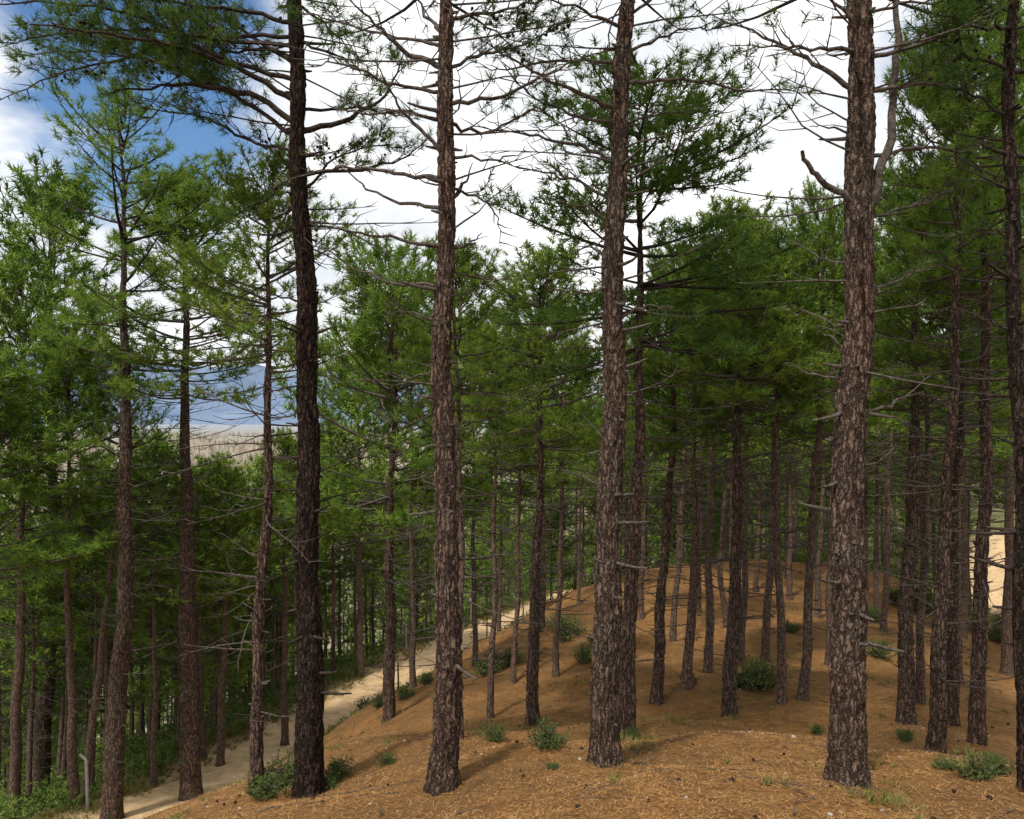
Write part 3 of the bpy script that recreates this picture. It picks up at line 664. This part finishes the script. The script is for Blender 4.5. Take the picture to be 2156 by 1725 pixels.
# litter
def scatter(n,ymax,rg,p=1.6):
    y=4+(ymax-4)*rg.uniform(0,1,n)**p; x=rg.uniform(-.68,.68,n)*y
    ok=x>np.interp(y,TY,XD)+2; return x[ok],y[ok]
x,y=scatter(100000,22,rg); n=len(x); z=H(x,y)+rg.uniform(.004,.02,n)
a=rg.uniform(0,6.28,n); l=rg.uniform(.04,.085,n); d=np.stack([np.cos(a)*l,np.sin(a)*l,rg.normal(size=n)*.012],1); b=np.stack([x,y,z],1)
p=np.stack([-np.sin(a),np.cos(a),np.zeros(n)],1)*.003
V=np.stack([b-p,b+p,b+d],1).reshape(-1,3); lv=MB(); lv.add(V,np.arange(n*3).reshape(-1,3),np.repeat(rg.uniform(0,1,n),3))
new_obj('needle_litter',lv.mesh('needle_litter',[LITTER],smooth=False,tint=True),kind='stuff',label='loose orange-brown pine needles on the ground',category='litter')
mb=MB(); x,y=scatter(240,22,rg)
for xx,yy in zip(x,y):
    p=np.array([xx,yy,Hs(xx,yy)+.012]); a=rg.uniform(0,6.28); d=np.array([math.cos(a),math.sin(a),rg.normal()*.2]); s=rg.uniform(.5,.9)
    mb.tube([p+d*s*v for v in (-.03,-.02,0,.018,.03)],np.array([.003,.018,.023,.016,.003])*s,7)
new_obj('fallen_cones',mb.mesh('fallen_cones',[CONE]),kind='stuff',label='dark open pine cones scattered on the litter',category='pine cones')
mb=MB(); x,y=scatter(520,24,rg)
for xx,yy in zip(x,y):
    L=rg.uniform(.12,.6)*(1 if rg.random()<.95 else 1.8); a=rg.uniform(0,6.28); P=[]
    for q in range(5):
        px=xx+math.cos(a)*L*q/4+rg.normal()*.015; py=yy+math.sin(a)*L*q/4+rg.normal()*.015; P.append((px,py,Hs(px,py)+.008+rg.uniform(0,.012)))
    mb.tube(P,np.linspace(rg.uniform(.003,.008),.0015,5),4)
new_obj('fallen_twigs',mb.mesh('fallen_twigs',[WOOD]),kind='stuff',label='grey-brown twigs lying on pine needles',category='twigs')
mb=MB(); x,y=scatter(320,26,rg)
oc=np.array([(1,0,0),(.5,.8,0),(-.5,.8,.0),(-1,0,0),(-.5,-.8,0),(.5,-.8,0),(.5,.1,.6),(-.2,.5,.65),(-.4,-.4,.55)])
of=[(0,1,6),(1,7,6),(1,2,7),(2,3,7),(3,8,7),(3,4,8),(4,5,8),(5,0,6),(5,6,8),(6,7,8)]
for xx,yy in zip(x,y):
    s=rg.uniform(.008,.026) if rg.random()<.97 else .04; V=oc*s*rg.uniform(.7,1.2,(9,3))
    a=rg.uniform(0,6.28); V=np.stack([V[:,0]*math.cos(a)-V[:,1]*math.sin(a),V[:,0]*math.sin(a)+V[:,1]*math.cos(a),V[:,2]],1)+np.array([xx,yy,Hs(xx,yy)-.002])
    mb.add(V,np.array(of))
new_obj('pebbles',mb.mesh('pebbles',[STONE],smooth=False),kind='stuff',label='small pale stones scattered on the forest floor',category='stones')

# ------------------------------------------------------------------ fences
pm=MB()
pm.tube([(0,0,-.3),(0,0,1.2),(-.03,0,1.25),(-.16,0,1.38)],[.052,.042,.04,.032],4)
PM=pm.mesh('post',[CONC],smooth=False)
def fence(name,lab,side,ylist,pmesh,hts,arm):
    y0=ylist[0]; x0=xdd(y0)+side; e=new_obj(name,None,(x0,y0,Hs(x0,y0)),label=lab,category='fence'); o=np.array(e.location)
    for y in ylist:
        x=xdd(y)+side; p=new_obj('post',pmesh,(x-o[0],y-o[1],Hs(x,y)-o[2]),parent=e); p.rotation_euler=(random.uniform(-.04,.04),random.uniform(-.05,.05),random.uniform(-.2,.2))
    wb=MB()
    for hh in hts:
        P=[]
        for a,b in zip(ylist[:-1],ylist[1:]):
            for t in (0,.25,.5,.75):
                y=a+(b-a)*t; x=xdd(y)+side; z0=Hs(xdd(a)+side,a); z1=Hs(xdd(b)+side,b); P.append((x-o[0]+.06,y-o[1],z0+(z1-z0)*t+hh-.12*t*(1-t)-o[2]))
        wb.tube(P,np.full(len(P),.004),3)
    new_obj('wire',wb.mesh('wire',[WIRE]),parent=e)
fence('wire_fence','pale concrete posts with angled tops carrying sagging wire',-1.7,[20,24.5,30,37,44],PM,(.4,.8,1.15),True)
pw=MB(); pw.tube([(0,0,-.3),(.01,0,.5),(-.01,.01,1.1),(0,0,1.25)],[.04,.035,.032,.03],7); PW=pw.mesh('post',[WOOD])
fence('wooden_post_fence','weathered wooden stakes with wire beside the dirt road',1.55,[30,34,38,43,48,53,58],PW,(.5,1.0),False)

# ------------------------------------------------------------------ light, sky, camera
sd=Vector((-.30,-.50,1.0)).normalized()
el=math.asin(sd.z); rot=math.atan2(sd.x,sd.y)
sl=bpy.data.lights.new('sun','SUN'); sl.energy=3.6; sl.angle=math.radians(5); sl.color=(1,.94,.84)
so=bpy.data.objects.new('sun',sl); COL.objects.link(so); so.rotation_euler=(-sd).to_track_quat('-Z','Y').to_euler()
w=bpy.data.worlds.new('World'); scene.world=w; w.use_nodes=True; nt=w.node_tree; nt.nodes.clear()
sky=N(nt,'ShaderNodeTexSky'); sky.sky_type='NISHITA'; sky.sun_disc=False; sky.sun_elevation=el; sky.sun_rotation=rot; sky.altitude=900
hs=N(nt,'ShaderNodeHueSaturation'); hs.inputs['Saturation'].default_value=1.2; nt.links.new(sky.outputs[0],hs.inputs['Color'])
b1=N(nt,'ShaderNodeBackground'); b1.inputs[1].default_value=.15; nt.links.new(hs.outputs[0],b1.inputs[0])
tc=N(nt,'ShaderNodeTexCoord').outputs['Generated']
mp=mapping(nt,tc,(1,1,2.2)); f,_=noise_(nt,mp,3.2,5,.58)
def patch(d,r0,r1):
    v=nt.nodes.new('ShaderNodeVectorMath'); v.operation='DISTANCE'; nt.links.new(tc,v.inputs[0]); v.inputs[1].default_value=Vector(d).normalized()
    m=N(nt,'ShaderNodeMapRange'); m.interpolation_type='SMOOTHSTEP'; nt.links.new(v.outputs['Value'],m.inputs[0]); m.inputs[1].default_value=r0; m.inputs[2].default_value=r1; m.inputs[3].default_value=1; m.inputs[4].default_value=0; return m.outputs[0]
pt=math_(nt,'MAXIMUM',patch((-.46,1,.42),.03,.27),math_(nt,'MULTIPLY',patch((.54,1,.48),.0,.16),.8))
q=math_(nt,'SUBTRACT',math_(nt,'ADD',f,.27),math_(nt,'MULTIPLY',pt,.50))
mk=N(nt,'ShaderNodeMapRange'); mk.interpolation_type='SMOOTHSTEP'; nt.links.new(q,mk.inputs[0]); mk.inputs[1].default_value=.34; mk.inputs[2].default_value=.60
f2,_=noise_(nt,mp,4.5,5,.6)
cc=ramp(nt,f2,[(.34,(.62,.655,.70)),(.50,(.73,.75,.77)),(.62,(1,1,1))])
b2=N(nt,'ShaderNodeBackground'); nt.links.new(cc,b2.inputs[0]); b2.inputs[1].default_value=1.38
mx=N(nt,'ShaderNodeMixShader'); nt.links.new(mk.outputs[0],mx.inputs[0]); nt.links.new(b1.outputs[0],mx.inputs[1]); nt.links.new(b2.outputs[0],mx.inputs[2])
out=N(nt,'ShaderNodeOutputWorld'); nt.links.new(mx.outputs[0],out.inputs[0])
cam=bpy.data.cameras.new('camera'); co=bpy.data.objects.new('camera',cam); COL.objects.link(co)
cam.sensor_width=36; cam.lens=36*F/2156; cam.clip_end=30000; cam.clip_start=.1
co.rotation_euler=(math.radians(90.25),0,0); scene.camera=co
scene.view_settings.view_transform='Standard'; scene.view_settings.look='None'; scene.view_settings.exposure=0
